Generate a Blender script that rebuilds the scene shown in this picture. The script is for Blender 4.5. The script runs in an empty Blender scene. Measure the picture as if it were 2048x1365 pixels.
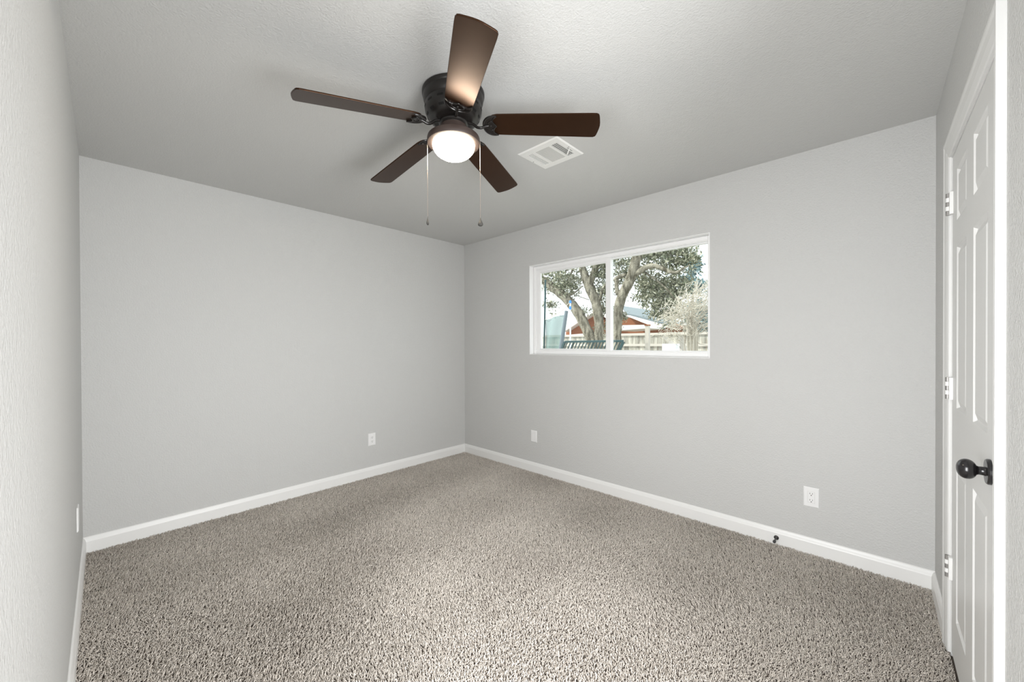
import bpy, bmesh, math, random
import numpy as np
from mathutils import Vector, Matrix, Quaternion

# ---------------------------------------------------------------- camera, world, light, exposure
S = bpy.context.scene
COL = S.collection
W, L, H = 3.735, 3.061, 2.44            # room: x 0..W (east), y -L..0 (north), z 0..H
FPX = 770.118                           # focal length in pixels of a 2048 px wide frame
PPX, PPY = 1009.67, 692.18              # principal point
YAW, PITCH, ROLL = math.radians(43.8497), math.radians(-0.3266), math.radians(-0.2342)
CAM = Vector((3.5092, -2.963, 1.2779))
FW = Vector((-math.sin(YAW) * math.cos(PITCH), math.cos(YAW) * math.cos(PITCH), math.sin(PITCH)))
RT = Vector((math.cos(YAW), math.sin(YAW), 0))
UP = RT.cross(FW)
RT, UP = math.cos(ROLL) * RT + math.sin(ROLL) * UP, -math.sin(ROLL) * RT + math.cos(ROLL) * UP
cd = bpy.data.cameras.new('camera')
cd.sensor_width = 36.0
cd.lens = FPX * 36.0 / 2048
cd.shift_x = (1024 - PPX) / 2048
cd.shift_y = (PPY - 682.5) / 2048
cd.clip_start = 0.01
cam = bpy.data.objects.new('camera', cd)
COL.objects.link(cam)
M3 = Matrix((RT, UP, -FW)).transposed()
cam.matrix_world = Matrix.Translation(CAM) @ M3.to_4x4()
S.camera = cam

wd = bpy.data.worlds.new('sky')
S.world = wd
wd.use_nodes = True
nt = wd.node_tree
bg = nt.nodes['Background']
bg.inputs['Color'].default_value = (0.93, 0.97, 1.0, 1)
bg.inputs['Strength'].default_value = 1.7


def light(name, kind, loc, direction, energy, color=(1, 1, 1), **kw):
    d = bpy.data.lights.new(name, kind)
    d.energy = energy
    d.color = color
    for k, v in kw.items():
        setattr(d, k, v)
    o = bpy.data.objects.new(name, d)
    o.location = loc
    o.rotation_euler = Vector(direction).to_track_quat('-Z', 'Y').to_euler()
    COL.objects.link(o)
    return o


light('sun', 'SUN', (0, 0, 12), (0.55, 0.45, -0.75), 3.4, (1.0, 0.95, 0.86), angle=0.02)
# added fill lamps in two assumed doorways behind the camera, out of view
light('passage_fill', 'AREA', (4.08, -2.15, 1.1), (-1, 0.0, -0.05), 36, (0.98, 0.99, 1.0), spread=math.radians(125), shape='RECTANGLE', size=0.84, size_y=1.4)
light('hall_fill', 'AREA', (3.15, -3.36, 1.1), (0, 1, -0.05), 29, (0.98, 0.99, 1.0), spread=math.radians(125), shape='RECTANGLE', size=0.84, size_y=1.4)
S.view_settings.view_transform = 'Standard'
S.view_settings.look = 'None'
S.view_settings.gamma = 1.0
S.view_settings.use_curve_mapping = False
S.view_settings.exposure = 0.27
S.cycles.max_bounces = 12
S.cycles.diffuse_bounces = 8
S.cycles.use_denoising = True
S.cycles.sample_clamp_indirect = 6.0

random.seed(7)
rng = np.random.default_rng(11)


# ---------------------------------------------------------------- helpers
def at(x, y, Y):
    """the point of the vertical plane y = Y that the photograph shows at pixel x, y"""
    d = FW + RT * ((x - PPX) / FPX) + UP * ((PPY - y) / FPX)
    return CAM + d * ((Y - CAM.y) / d.y)


def mat(name, col, rough=0.5, metal=0.0, spec=0.5, emit=None, estr=0.0, bump=None, coat=0.0, vary=None, tint=None, stretch=None):
    m = bpy.data.materials.new(name)
    m.use_nodes = True
    n = m.node_tree
    b = n.nodes['Principled BSDF']
    b.inputs['Base Color'].default_value = (*col, 1)
    b.inputs['Roughness'].default_value = rough
    b.inputs['Metallic'].default_value = metal
    b.inputs['Specular IOR Level'].default_value = spec
    b.inputs['Coat Weight'].default_value = coat
    if tint:
        b.inputs['Specular Tint'].default_value = (*tint, 1)
    if emit:
        b.inputs['Emission Color'].default_value = (*emit, 1)
        b.inputs['Emission Strength'].default_value = estr
    tc = n.nodes.new('ShaderNodeTexCoord')
    if vary:                                     # (scale, other colour)
        t = n.nodes.new('ShaderNodeTexNoise')
        t.inputs['Scale'].default_value = vary[0]
        t.inputs['Detail'].default_value = 6
        r = n.nodes.new('ShaderNodeMix')
        r.data_type = 'RGBA'
        r.inputs['A'].default_value = (*col, 1)
        r.inputs['B'].default_value = (*vary[1], 1)
        n.links.new(tc.outputs['Object'], t.inputs['Vector'])
        n.links.new(t.outputs['Fac'], r.inputs['Factor'])
        if stretch:                              # drawn out along z and with more contrast
            mp = n.nodes.new('ShaderNodeMapping')
            mp.inputs['Scale'].default_value = stretch
            n.links.new(tc.outputs['Object'], mp.inputs['Vector'])
            n.links.new(mp.outputs['Vector'], t.inputs['Vector'])
            mr = n.nodes.new('ShaderNodeMapRange')
            mr.inputs['From Min'].default_value = 0.36
            mr.inputs['From Max'].default_value = 0.64
            n.links.new(t.outputs['Fac'], mr.inputs['Value'])
            n.links.new(mr.outputs['Result'], r.inputs['Factor'])
        n.links.new(r.outputs['Result'], b.inputs['Base Color'])
    if bump:                                     # list of (scale, strength, distance)
        prev = None
        for sc, st, di in bump:
            t = n.nodes.new('ShaderNodeTexNoise')
            t.inputs['Scale'].default_value = sc
            t.inputs['Detail'].default_value = 3
            t.inputs['Roughness'].default_value = 0.55
            bn = n.nodes.new('ShaderNodeBump')
            bn.inputs['Strength'].default_value = st
            bn.inputs['Distance'].default_value = di
            n.links.new(tc.outputs['Object'], t.inputs['Vector'])
            n.links.new(t.outputs['Fac'], bn.inputs['Height'])
            if prev:
                n.links.new(prev.outputs['Normal'], bn.inputs['Normal'])
            prev = bn
        n.links.new(prev.outputs['Normal'], b.inputs['Normal'])
    return m


M = {}
M['wall'] = mat('wall_paint', (0.595, 0.596, 0.588), 0.75, spec=0.25, bump=[(110, 0.8, 0.005), (34, 0.35, 0.006)])
M['ceiling'] = mat('ceiling_paint', (0.605, 0.606, 0.595), 0.8, spec=0.2, bump=[(125, 0.6, 0.004), (40, 0.28, 0.005)])
M['trim'] = mat('white_trim_paint', (0.84, 0.84, 0.83), 0.35, spec=0.45)
M['door'] = mat('white_door_paint', (0.70, 0.70, 0.69), 0.38, spec=0.45, bump=[(160, 0.05, 0.001)])
M['casing'] = mat('white_casing_paint', (0.72, 0.72, 0.71), 0.4, spec=0.4)
M['vinyl'] = mat('white_vinyl', (0.86, 0.86, 0.86), 0.3)
M['plastic'] = mat('white_plastic', (0.85, 0.85, 0.85), 0.25)
M['slot'] = mat('dark_slot', (0.05, 0.05, 0.05), 0.6)
M['gap'] = mat('black_gap', (0.006, 0.0055, 0.005), 0.6, spec=0.25)
M['seal'] = mat('grey_seal', (0.30, 0.30, 0.29), 0.7)
M['hinge'] = mat('worn_steel', (0.34, 0.33, 0.32), 0.45, metal=0.7)
M['black'] = mat('matte_black_metal', (0.012, 0.011, 0.012), 0.22, spec=0.6)
M['stop'] = mat('dark_bronze_stop', (0.03, 0.028, 0.027), 0.4)
M['bronze'] = mat('oiled_bronze', (0.012, 0.010, 0.009), 0.33, spec=0.45, coat=0.0)
M['iron'] = mat('polished_bronze', (0.012, 0.010, 0.009), 0.24, spec=0.5)
M['bronze2'] = mat('brown_bronze', (0.045, 0.030, 0.025), 0.5, spec=0.5)
M['blade'] = mat('blade_walnut', (0.040, 0.018, 0.0085), 0.30, metal=0.7, spec=0.35, vary=(14, (0.050, 0.023, 0.011)))
M['chain'] = mat('ball_chain', (0.55, 0.45, 0.38), 0.35, metal=0.8)
M['fob'] = mat('dark_fob', (0.045, 0.043, 0.039), 0.7)
M['dome'] = mat('frosted_glass', (0.95, 0.93, 0.9), 0.4, emit=(1.0, 0.88, 0.70), estr=40.0)
M['vent'] = mat('vent_enamel', (0.82, 0.82, 0.80), 0.45)
M['ventdark'] = mat('vent_duct', (0.13, 0.13, 0.125), 0.8)
M['ventgrey'] = mat('vent_louvre_enamel', (0.62, 0.62, 0.60), 0.55)
M['base'] = mat('carpet_backing', (0.13, 0.11, 0.095), 0.95, spec=0.1)
# outside
M['bark'] = mat('oak_bark', (0.11, 0.10, 0.075), 0.9, spec=0.1, vary=(12, (0.40, 0.37, 0.30)), stretch=(1, 1, 0.3), bump=[(30, 1.0, 0.05)])
M['leafdry'] = mat('dry_twig', (0.55, 0.51, 0.44), 0.8)
M['siding'] = mat('cedar_siding', (0.27, 0.09, 0.035), 0.8, vary=(4, (0.34, 0.13, 0.06)))
M['roof'] = mat('grey_shingle', (0.16, 0.20, 0.22), 0.9, vary=(14, (0.24, 0.28, 0.30)))
M['fascia'] = mat('white_fascia', (0.75, 0.73, 0.70), 0.6)
M['fence'] = mat('weathered_fence', (0.24, 0.23, 0.20), 0.9, vary=(6, (0.66, 0.63, 0.56)), stretch=(1, 1, 0.25))
M['teal'] = mat('dark_teal_paint', (0.014, 0.055, 0.06), 0.4)
M['pole'] = mat('white_pole', (0.80, 0.84, 0.9), 0.4)
M['blue'] = mat('blue_cap', (0.05, 0.28, 0.85), 0.5)
M['pad'] = mat('blue_grey_pad', (0.15, 0.19, 0.22), 0.6)
M['lumber'] = mat('pale_lumber', (0.60, 0.56, 0.51), 0.8)
M['ground'] = mat('yard_ground', (0.42, 0.40, 0.36), 0.95, vary=(2, (0.36, 0.36, 0.30)))
M['brick'] = mat('pale_block', (0.70, 0.66, 0.58), 0.9, vary=(3, (0.5, 0.47, 0.4)))
M['hallwhite'] = mat('hall_paint', (0.7, 0.69, 0.67), 0.8)


def leaf_mat(name, a, b):
    m = mat(name, a, 0.55, spec=0.3)
    n = m.node_tree
    at_ = n.nodes.new('ShaderNodeAttribute')
    at_.attribute_name = 'tone'
    r = n.nodes.new('ShaderNodeMix')
    r.data_type = 'RGBA'
    r.inputs['A'].default_value = (*a, 1)
    r.inputs['B'].default_value = (*b, 1)
    n.links.new(at_.outputs['Fac'], r.inputs['Factor'])
    n.links.new(r.outputs['Result'], n.nodes['Principled BSDF'].inputs['Base Color'])
    return m


M['leaf'] = leaf_mat('oak_leaf', (0.10, 0.125, 0.07), (0.55, 0.54, 0.42))
M['leafblue'] = leaf_mat('cedar_leaf', (0.10, 0.20, 0.22), (0.36, 0.48, 0.50))
M['pile'] = leaf_mat('carpet_yarn', (0.46, 0.412, 0.36), (0.96, 0.897, 0.825))
M['pile'].node_tree.nodes['Principled BSDF'].inputs['Roughness'].default_value = 0.95
M['pile'].node_tree.nodes['Principled BSDF'].inputs['Specular IOR Level'].default_value = 0.1

gl = bpy.data.materials.new('window_glass')
gl.use_nodes = True
n = gl.node_tree
for nd in list(n.nodes):
    n.nodes.remove(nd)
o_ = n.nodes.new('ShaderNodeOutputMaterial')
tr = n.nodes.new('ShaderNodeBsdfTransparent')
tr.inputs['Color'].default_value = (0.96, 0.985, 0.975, 1)
gs = n.nodes.new('ShaderNodeBsdfGlossy')
gs.inputs['Roughness'].default_value = 0.02
mx = n.nodes.new('ShaderNodeMixShader')
mx.inputs['Fac'].default_value = 0.05
n.links.new(tr.outputs[0], mx.inputs[1])
n.links.new(gs.outputs[0], mx.inputs[2])
n.links.new(mx.outputs[0], o_.inputs['Surface'])
M['glass'] = gl
nm = bpy.data.materials.new('play_net')
nm.use_nodes = True
n = nm.node_tree
b = n.nodes['Principled BSDF']
b.inputs['Base Color'].default_value = (0.17, 0.27, 0.26, 1)
b.inputs['Roughness'].default_value = 0.8
b.inputs['Alpha'].default_value = 0.55
M['net'] = nm


def tag(o, label=None, cat=None, group=None, kind=None):
    if label:
        o['label'] = label
    if cat:
        o['category'] = cat
    if group:
        o['group'] = group
    if kind:
        o['kind'] = kind
    return o


def empty(name, loc=(0, 0, 0), rot=(0, 0, 0)):
    o = bpy.data.objects.new(name, None)
    o.empty_display_size = 0.05
    o.location = loc
    o.rotation_euler = rot
    COL.objects.link(o)
    return o


def make(name, bm, m, parent=None, smooth=False, bevel=0.0, loc=None, seg=2):
    me = bpy.data.meshes.new(name)
    bm.normal_update()
    bm.to_mesh(me)
    bm.free()
    o = bpy.data.objects.new(name, me)
    COL.objects.link(o)
    for q in (m if isinstance(m, (list, tuple)) else [m]):
        me.materials.append(M[q])
    if parent:
        o.parent = parent
    if loc:
        o.location = loc
    if bevel:
        bv = o.modifiers.new('edge', 'BEVEL')
        bv.width = bevel
        bv.segments = seg
        bv.limit_method = 'ANGLE'
        bv.angle_limit = math.radians(40)
    if smooth:
        me.shade_smooth()
        if smooth != 'all':
            me.set_sharp_from_angle(angle=math.radians(38))
    return o


def box(bm, lo, hi, mtx=None):
    vs = [bm.verts.new((x, y, z)) for x in (lo[0], hi[0]) for y in (lo[1], hi[1]) for z in (lo[2], hi[2])]
    for f in ((0, 1, 3, 2), (4, 6, 7, 5), (0, 4, 5, 1), (2, 3, 7, 6), (0, 2, 6, 4), (1, 5, 7, 3)):
        bm.faces.new([vs[i] for i in f])
    if mtx is not None:
        bmesh.ops.transform(bm, matrix=mtx, verts=vs)
    return vs


def beam(bm, a, b, w, h=None):
    """a square bar from a to b"""
    a, b = Vector(a), Vector(b)
    d = b - a
    q = d.to_track_quat('Z', 'Y').to_matrix().to_4x4()
    h = h or w
    box(bm, (-w / 2, -h / 2, 0), (w / 2, h / 2, d.length), Matrix.Translation(a) @ q)


def tube(bm, pts, rad, n=10, cap=True):
    pts = [Vector(p) for p in pts]
    if not isinstance(rad, (list, tuple)):
        rad = [rad] * len(pts)
    rings = []
    t0 = (pts[1] - pts[0]).normalized()
    nrm = t0.orthogonal().normalized()
    for i, p in enumerate(pts):
        t = (pts[min(i + 1, len(pts) - 1)] - pts[max(i - 1, 0)]).normalized()
        nrm = (nrm - t * nrm.dot(t)).normalized()
        bn = t.cross(nrm)
        rings.append([bm.verts.new(p + (nrm * math.cos(a) + bn * math.sin(a)) * rad[i]) for a in [2 * math.pi * k / n for k in range(n)]])
    for r0, r1 in zip(rings, rings[1:]):
        for k in range(n):
            bm.faces.new((r0[k], r0[(k + 1) % n], r1[(k + 1) % n], r1[k]))
    if cap:
        bm.faces.new(rings[0][::-1])
        bm.faces.new(rings[-1])


def smooth_path(pts, k=5):
    """Catmull-Rom through the points"""
    P = [Vector(p) for p in pts]
    P = [P[0] * 2 - P[1]] + P + [P[-1] * 2 - P[-2]]
    out = []
    for i in range(1, len(P) - 2):
        for j in range(k):
            t = j / k
            a, b, c, d = P[i - 1:i + 3]
            out.append(0.5 * (2 * b + (c - a) * t + (2 * a - 5 * b + 4 * c - d) * t * t + (3 * b - a - 3 * c + d) * t ** 3))
    out.append(P[-2])
    return out


def lathe(bm, prof, n=48, mtx=None):
    """prof: (radius, z) pairs"""
    rings, allv = [], []
    for r, z in prof:
        if r < 1e-6:
            v = [bm.verts.new((0, 0, z))]
        else:
            v = [bm.verts.new((r * math.cos(2 * math.pi * k / n), r * math.sin(2 * math.pi * k / n), z)) for k in range(n)]
        rings.append(v)
        allv += v
    for a, b in zip(rings, rings[1:]):
        if len(a) == len(b) == 1:
            continue
        for k in range(n):
            k2 = (k + 1) % n
            if len(a) == 1:
                bm.faces.new((a[0], b[k2], b[k]))
            elif len(b) == 1:
                bm.faces.new((a[k], a[k2], b[0]))
            else:
                bm.faces.new((a[k], a[k2], b[k2], b[k]))
    bmesh.ops.recalc_face_normals(bm, faces=bm.faces[:])
    if mtx is not None:
        bmesh.ops.transform(bm, matrix=mtx, verts=allv)


def prism(bm, outline, z0, z1, mtx=None):
    a = [bm.verts.new((x, y, z0)) for x, y in outline]
    b = [bm.verts.new((x, y, z1)) for x, y in outline]
    n = len(a)
    bm.faces.new(a[::-1])
    bm.faces.new(b)
    for k in range(n):
        bm.faces.new((a[k], a[(k + 1) % n], b[(k + 1) % n], b[k]))
    if mtx is not None:
        bmesh.ops.transform(bm, matrix=mtx, verts=a + b)


# ---------------------------------------------------------------- room shell
T = 0.15
WX0, WX1, WZ0, WZ1 = 1.008, 2.670, 1.168, 2.057          # window opening
DY0, DY1, DZ = -0.560, -1.403, 2.033                     # closet door opening
PY0, PY1 = -2.58, -1.72                                  # assumed doorway in the east wall, added to let the passage fill lamp in
EX0, EX1, EZ = 2.72, 3.58, 2.05                          # assumed doorway behind the camera, opened for the hall fill lamp

bm = bmesh.new()
box(bm, (-T, -L - T, -0.12), (W + T, T, -0.014))
floor = tag(make('floor', bm, 'base'), kind='structure')
bm = bmesh.new()
box(bm, (-T, -L - T, H), (W + T, T, H + 0.12))
tag(make('ceiling', bm, 'ceiling'), kind='structure')
bm = bmesh.new()
box(bm, (-T, -L - T, -0.014), (0, T, H))
tag(make('wall_west', bm, 'wall'), kind='structure')
bm = bmesh.new()
box(bm, (0, 0, -0.014), (W, T, WZ0))
box(bm, (0, 0, WZ1), (W, T, H))
box(bm, (0, 0, WZ0), (WX0, T, WZ1))
box(bm, (WX1, 0, WZ0), (W, T, WZ1))
tag(make('wall_north', bm, 'wall'), kind='structure')
bm = bmesh.new()
box(bm, (W, DY0, -0.014), (W + T, T, H))
box(bm, (W, PY1, -0.014), (W + T, DY1, H))
box(bm, (W, -L - T, -0.014), (W + T, PY0, H))
box(bm, (W, PY0, EZ), (W + T, PY1, H))
box(bm, (W, DY1, DZ), (W + T, DY0, H))
tag(make('wall_east', bm, 'wall'), kind='structure')
bm = bmesh.new()
box(bm, (0, -L - T, -0.014), (EX0, -L, H))
box(bm, (EX1, -L - T, -0.014), (W, -L, H))
box(bm, (EX0, -L - T, EZ), (EX1, -L, H))
tag(make('wall_south', bm, 'wall'), kind='structure')
# unseen hall shell around the two added fill lamps
bm = bmesh.new()
box(bm, (2.0, -4.5, -0.1), (4.2, -L - T, -0.001))
box(bm, (W + T, -L - T, -0.1), (4.2, -1.5, -0.001))
box(bm, (W + T, -L - T, H), (4.2, -1.5, H + 0.1))
box(bm, (2.0, -4.5, H), (4.2, -L - T, H + 0.1))
box(bm, (1.9, -4.5, 0), (2.0, -L - T, H))
box(bm, (4.2, -4.5, 0), (4.3, -1.5, H))
box(bm, (W + T, -1.6, 0), (4.2, -1.5, H))
box(bm, (1.9, -4.6, 0), (4.3, -4.5, H))
tag(make('wall_hall', bm, 'hallwhite'), kind='structure')
# closet behind the door
bm = bmesh.new()
box(bm, (W + T, DY1 - 0.1, 0), (W + T + 0.02, DY0 + 0.1, H))
tag(make('wall_closet', bm, 'hallwhite'), kind='structure')

# baseboards: profile (out from the wall, height)
BH = 0.094
BP = [(0, -0.014), (0.014, -0.014), (0.014, 0.066), (0.012, 0.071), (0.010, 0.080), (0.006, 0.090), (0.002, BH), (0, BH)]


def baseboard(name, a, b, out):
    a, b, out = Vector(a), Vector(b), Vector(out)
    bm = bmesh.new()
    ra = [bm.verts.new(a + out * p + Vector((0, 0, z))) for p, z in BP]
    rb = [bm.verts.new(b + out * p + Vector((0, 0, z))) for p, z in BP]
    k = len(BP)
    for i in range(k):
        bm.faces.new((ra[i], ra[(i + 1) % k], rb[(i + 1) % k], rb[i]))
    bm.faces.new(ra)
    bm.faces.new(rb[::-1])
    bmesh.ops.recalc_face_normals(bm, faces=bm.faces[:])
    return tag(make(name, bm, 'trim'), kind='structure')


baseboard('baseboard_west', (0, -L, 0), (0, 0, 0), (1, 0, 0))
baseboard('baseboard_north', (0.014, 0, 0), (W, 0, 0), (0, -1, 0))
baseboard('baseboard_south', (0.014, -L, 0), (EX0 - 0.07, -L, 0), (0, 1, 0))
baseboard('baseboard_east', (W, -0.014, 0), (W, -0.490, 0), (-1, 0, 0))

# carpet pile: one twisted yarn tuft every few millimetres
PIT = 0.0062
gx = np.arange(0.010, W - 0.004, PIT)
gy = np.arange(-L + 0.010, -0.010, PIT)
X, Y = np.meshgrid(gx, gy)
X = X.ravel() + rng.uniform(-.5, .5, X.size) * PIT
Y = Y.ravel() + rng.uniform(-.5, .5, Y.size) * PIT
N = X.size


def lowfreq(x, y, seed, f):
    r = np.random.default_rng(seed)
    v = np.zeros_like(x)
    for _ in range(7):
        a, b, c = r.normal(0, f), r.normal(0, f), r.uniform(0, 6.28)
        v += np.sin(a * x + b * y + c)
    return v / 2.6


lean = rng.uniform(0.15, 1.3, N)
ang = rng.uniform(0, 2 * np.pi, N) * 0.62 + 1.6 * lowfreq(X, Y, 3, 2.6)
LEN = rng.uniform(0.012, 0.018, N)
curl = rng.uniform(-1.3, 1.3, N)
rad = rng.uniform(0.0015, 0.0022, N)
V = np.zeros((N, 10, 3), np.float32)
px, py, pz = X.copy(), Y.copy(), np.full(N, -0.0115)
for s in range(3):
    a = ang + curl * s * 0.5
    tilt = lean * (0.45 + 0.4 * s)
    if s:
        st = LEN / 2
        px = px + np.sin(tilt) * np.cos(a) * st
        py = py + np.sin(tilt) * np.sin(a) * st
        pz = pz + np.cos(tilt) * st
    rr = rad * (1.0, 1.12, 0.72)[s]
    for k in range(3):
        th = 2 * math.pi * k / 3 + a + s * 0.9
        cx, cy = np.cos(th), np.sin(th)
        # ring roughly square to the yarn
        ux, uy, uz = -np.sin(a), np.cos(a), 0
        wx, wy, wz = np.cos(tilt) * np.cos(a), np.cos(tilt) * np.sin(a), -np.sin(tilt)
        V[:, s * 3 + k, 0] = px + rr * (ux * cx + wx * cy)
        V[:, s * 3 + k, 1] = py + rr * (uy * cx + wy * cy)
        V[:, s * 3 + k, 2] = pz + rr * (wz * cy)
V[:, 9, 0], V[:, 9, 1], V[:, 9, 2] = px + np.sin(lean) * np.cos(ang) * .0015, py + np.sin(lean) * np.sin(ang) * .0015, pz + 0.0012
V[:, :, 0] = np.clip(V[:, :, 0], 0.004, W - 0.002)
V[:, :, 1] = np.clip(V[:, :, 1], -L + 0.004, -0.005)
quads, tris = [], []
for s in range(2):
    for k in range(3):
        quads.append((s * 3 + k, s * 3 + (k + 1) % 3, s * 3 + 3 + (k + 1) % 3, s * 3 + 3 + k))
for k in range(3):
    tris.append((6 + k, 6 + (k + 1) % 3, 9))
base_i = (np.arange(N) * 10)[:, None, None]
qi = (base_i + np.array(quads)[None]).reshape(N, -1)
ti = (base_i + np.array(tris)[None]).reshape(N, -1)
loops = np.concatenate([qi, ti], axis=1).ravel().astype(np.int32)
sizes = np.tile(np.array([4] * 6 + [3] * 3), N)
starts = np.concatenate([[0], np.cumsum(sizes)[:-1]]).astype(np.int32)
me = bpy.data.meshes.new('carpet_pile')
me.vertices.add(N * 10)
me.vertices.foreach_set('co', V.ravel())
me.loops.add(loops.size)
me.loops.foreach_set('vertex_index', loops)
me.polygons.add(sizes.size)
me.polygons.foreach_set('loop_start', starts)
me.polygons.foreach_set('use_smooth', np.ones(sizes.size, bool))
me.update(calc_edges=True)
tone = np.clip(rng.normal(0.62, 0.26, N) + 0.10 * lowfreq(X, Y, 5, 5.0), 0, 1)
at_ = me.attributes.new('tone', 'FLOAT', 'POINT')
at_.data.foreach_set('value', np.repeat(tone, 10).astype(np.float32))
me.materials.append(M['pile'])
pile = bpy.data.objects.new('carpet_pile', me)
COL.objects.link(pile)
pile.parent = floor
tag(pile, 'speckled taupe and beige twisted carpet pile', kind='stuff')

# ---------------------------------------------------------------- window
win = tag(empty('window_1', (WX0, 0, WZ0)), kind='structure')
ww, wh = WX1 - WX0, WZ1 - WZ0


def ring(bm, x0, x1, z0, z1, y0, y1, l, r, b, t):
    """rectangular frame of four bars, in the window's own coordinates"""
    box(bm, (x0, y0, z0), (x0 + l, y1, z1))
    box(bm, (x1 - r, y0, z0), (x1, y1, z1))
    box(bm, (x0 + l, y0, z0), (x1 - r, y1, z0 + b))
    box(bm, (x0 + l, y0, z1 - t), (x1 - r, y1, z1))


bm = bmesh.new()
ring(bm, 0, ww, 0, wh, 0.0, 0.060, 0.004, 0.004, 0.004, 0.004)
make('reveal', bm, 'vinyl', win)
bm = bmesh.new()
ring(bm, 0.004, ww - 0.004, 0.004, wh - 0.004, 0.060, 0.145, 0.030, 0.026, 0.034, 0.030)
make('window_frame', bm, 'vinyl', win, bevel=0.003)
cxm = ww / 2
sl = empty('window_sash', (0, 0, 0))
sl.parent = win
bm = bmesh.new()
ring(bm, 0.034, cxm + 0.022, 0.038, wh - 0.034, 0.074, 0.104, 0.042, 0.044, 0.016, 0.036)
ring(bm, 0.076, cxm - 0.022, 0.054, wh - 0.070, 0.080, 0.098, 0.006, 0.006, 0.006, 0.006)
o = make('sash_frame', bm, 'vinyl', sl, bevel=0.002)
bm = bmesh.new()
box(bm, (0.080, 0.087, 0.058), (cxm - 0.024, 0.091, wh - 0.074))
make('pane', bm, 'glass', sl)
fx = empty('window_sash', (0, 0, 0))
fx.parent = win
bm = bmesh.new()
ring(bm, cxm - 0.012, ww - 0.030, 0.036, wh - 0.032, 0.106, 0.134, 0.030, 0.014, 0.014, 0.016)
make('sash_frame', bm, 'vinyl', fx, bevel=0.002)
bm = bmesh.new()
box(bm, (cxm + 0.016, 0.118, 0.048), (ww - 0.042, 0.122, wh - 0.046))
make('pane', bm, 'glass', fx)
bm = bmesh.new()
box(bm, (0.034, 0.066, 0.034), (ww - 0.030, 0.072, 0.046))
box(bm, (0.034, 0.066, wh - 0.040), (ww - 0.030, 0.072, wh - 0.034))
make('track', bm, 'vinyl', win)

# ---------------------------------------------------------------- closet door in the east wall
CW, CT = 0.070, 0.017                                     # casing width, thickness
YO0, YO1, ZO = -0.490, -1.473, 2.103                      # casing outer edges
bm = bmesh.new()
# moulded casing swept up, over and down with mitred corners: (offset inwards from the outer edge, thickness)
CPF = [(0.0, 0.0), (0.0, CT), (0.010, CT), (0.018, CT - 0.003), (0.040, CT - 0.005), (0.052, CT - 0.008), (0.058, CT - 0.006), (0.066, CT - 0.008), (CW, CT - 0.011), (CW, 0.0)]


def cas(y, z, dy, dz):
    return [bm.verts.new((W - t, y + dy * q, z + dz * q)) for q, t in CPF]


cr = [cas(YO0, 0.0, -1, 0), cas(YO0, ZO, -1, -1), cas(YO1, ZO, 1, -1), cas(YO1, 0.0, 1, 0)]
for a, b in zip(cr, cr[1:]):
    for i in range(len(CPF) - 1):
        bm.faces.new((a[i], a[i + 1], b[i + 1], b[i]))
bm.faces.new(cr[0])
bm.faces.new(cr[-1][::-1])
bmesh.ops.recalc_face_normals(bm, faces=bm.faces[:])
tag(make('trim_1', bm, 'casing'), kind='structure')
bm = bmesh.new()
box(bm, (W, DY0 - 0.005, -0.01), (W + T, DY0, DZ))
box(bm, (W, DY1, -0.01), (W + T, DY1 + 0.005, DZ))
box(bm, (W, DY1, DZ - 0.005), (W + T, DY0, DZ))
box(bm, (W + 0.036, DY0 - 0.017, -0.01), (W + 0.07, DY0 - 0.005, DZ - 0.005))
box(bm, (W + 0.036, DY1 + 0.005, -0.01), (W + 0.07, DY1 + 0.017, DZ - 0.005))
tag(make('trim_2', bm, 'casing'), kind='structure')

door = tag(empty('door_1', (W, DY0 - 0.008, 0.012)), kind='structure')
dw, dh = (DY0 - 0.008) - (DY1 + 0.008), DZ - 0.008 - 0.012
bm = bmesh.new()
# slab front with six moulded panels, built on a grid in (u = distance from hinge, z)
us = [0, 0.117, 0.333, 0.462, 0.682, dw]
zs = [0, 0.175, 0.795, 1.008, 1.632, 1.735, 1.932, dh]
grid = [[bm.verts.new((0.002, -u, z)) for z in zs] for u in us]
for i in range(len(us) - 1):
    for j in range(len(zs) - 1):
        if i in (1, 3) and j in (1, 3, 5):
            prev = [grid[i][j], grid[i + 1][j], grid[i + 1][j + 1], grid[i][j + 1]]
            for off, dep in ((0.007, 0.0085), (0.010, 0.0085), (0.032, 0.0008)):
                u0, u1, z0, z1 = us[i] + off, us[i + 1] - off, zs[j] + off, zs[j + 1] - off
                cur = [bm.verts.new((0.002 + dep, -u, z)) for u, z in ((u0, z0), (u1, z0), (u1, z1), (u0, z1))]
                for k in range(4):
                    bm.faces.new((prev[k], prev[(k + 1) % 4], cur[(k + 1) % 4], cur[k]))
                prev = cur
            bm.faces.new(prev)
        else:
            bm.faces.new((grid[i][j], grid[i + 1][j], grid[i + 1][j + 1], grid[i][j + 1]))
bk = [bm.verts.new((0.035, -u, z)) for u, z in ((0, 0), (dw, 0), (dw, dh), (0, dh))]
bm.faces.new(bk[::-1])
edge = [[grid[i][0] for i in range(len(us))], grid[-1], [grid[i][-1] for i in range(len(us) - 1, -1, -1)], grid[0][::-1]]
for k in range(4):
    bm.faces.new(edge[k][::-1] + [bk[k], bk[(k + 1) % 4]])
bmesh.ops.recalc_face_normals(bm, faces=bm.faces[:])
make('door_slab', bm, 'door', door)
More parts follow.
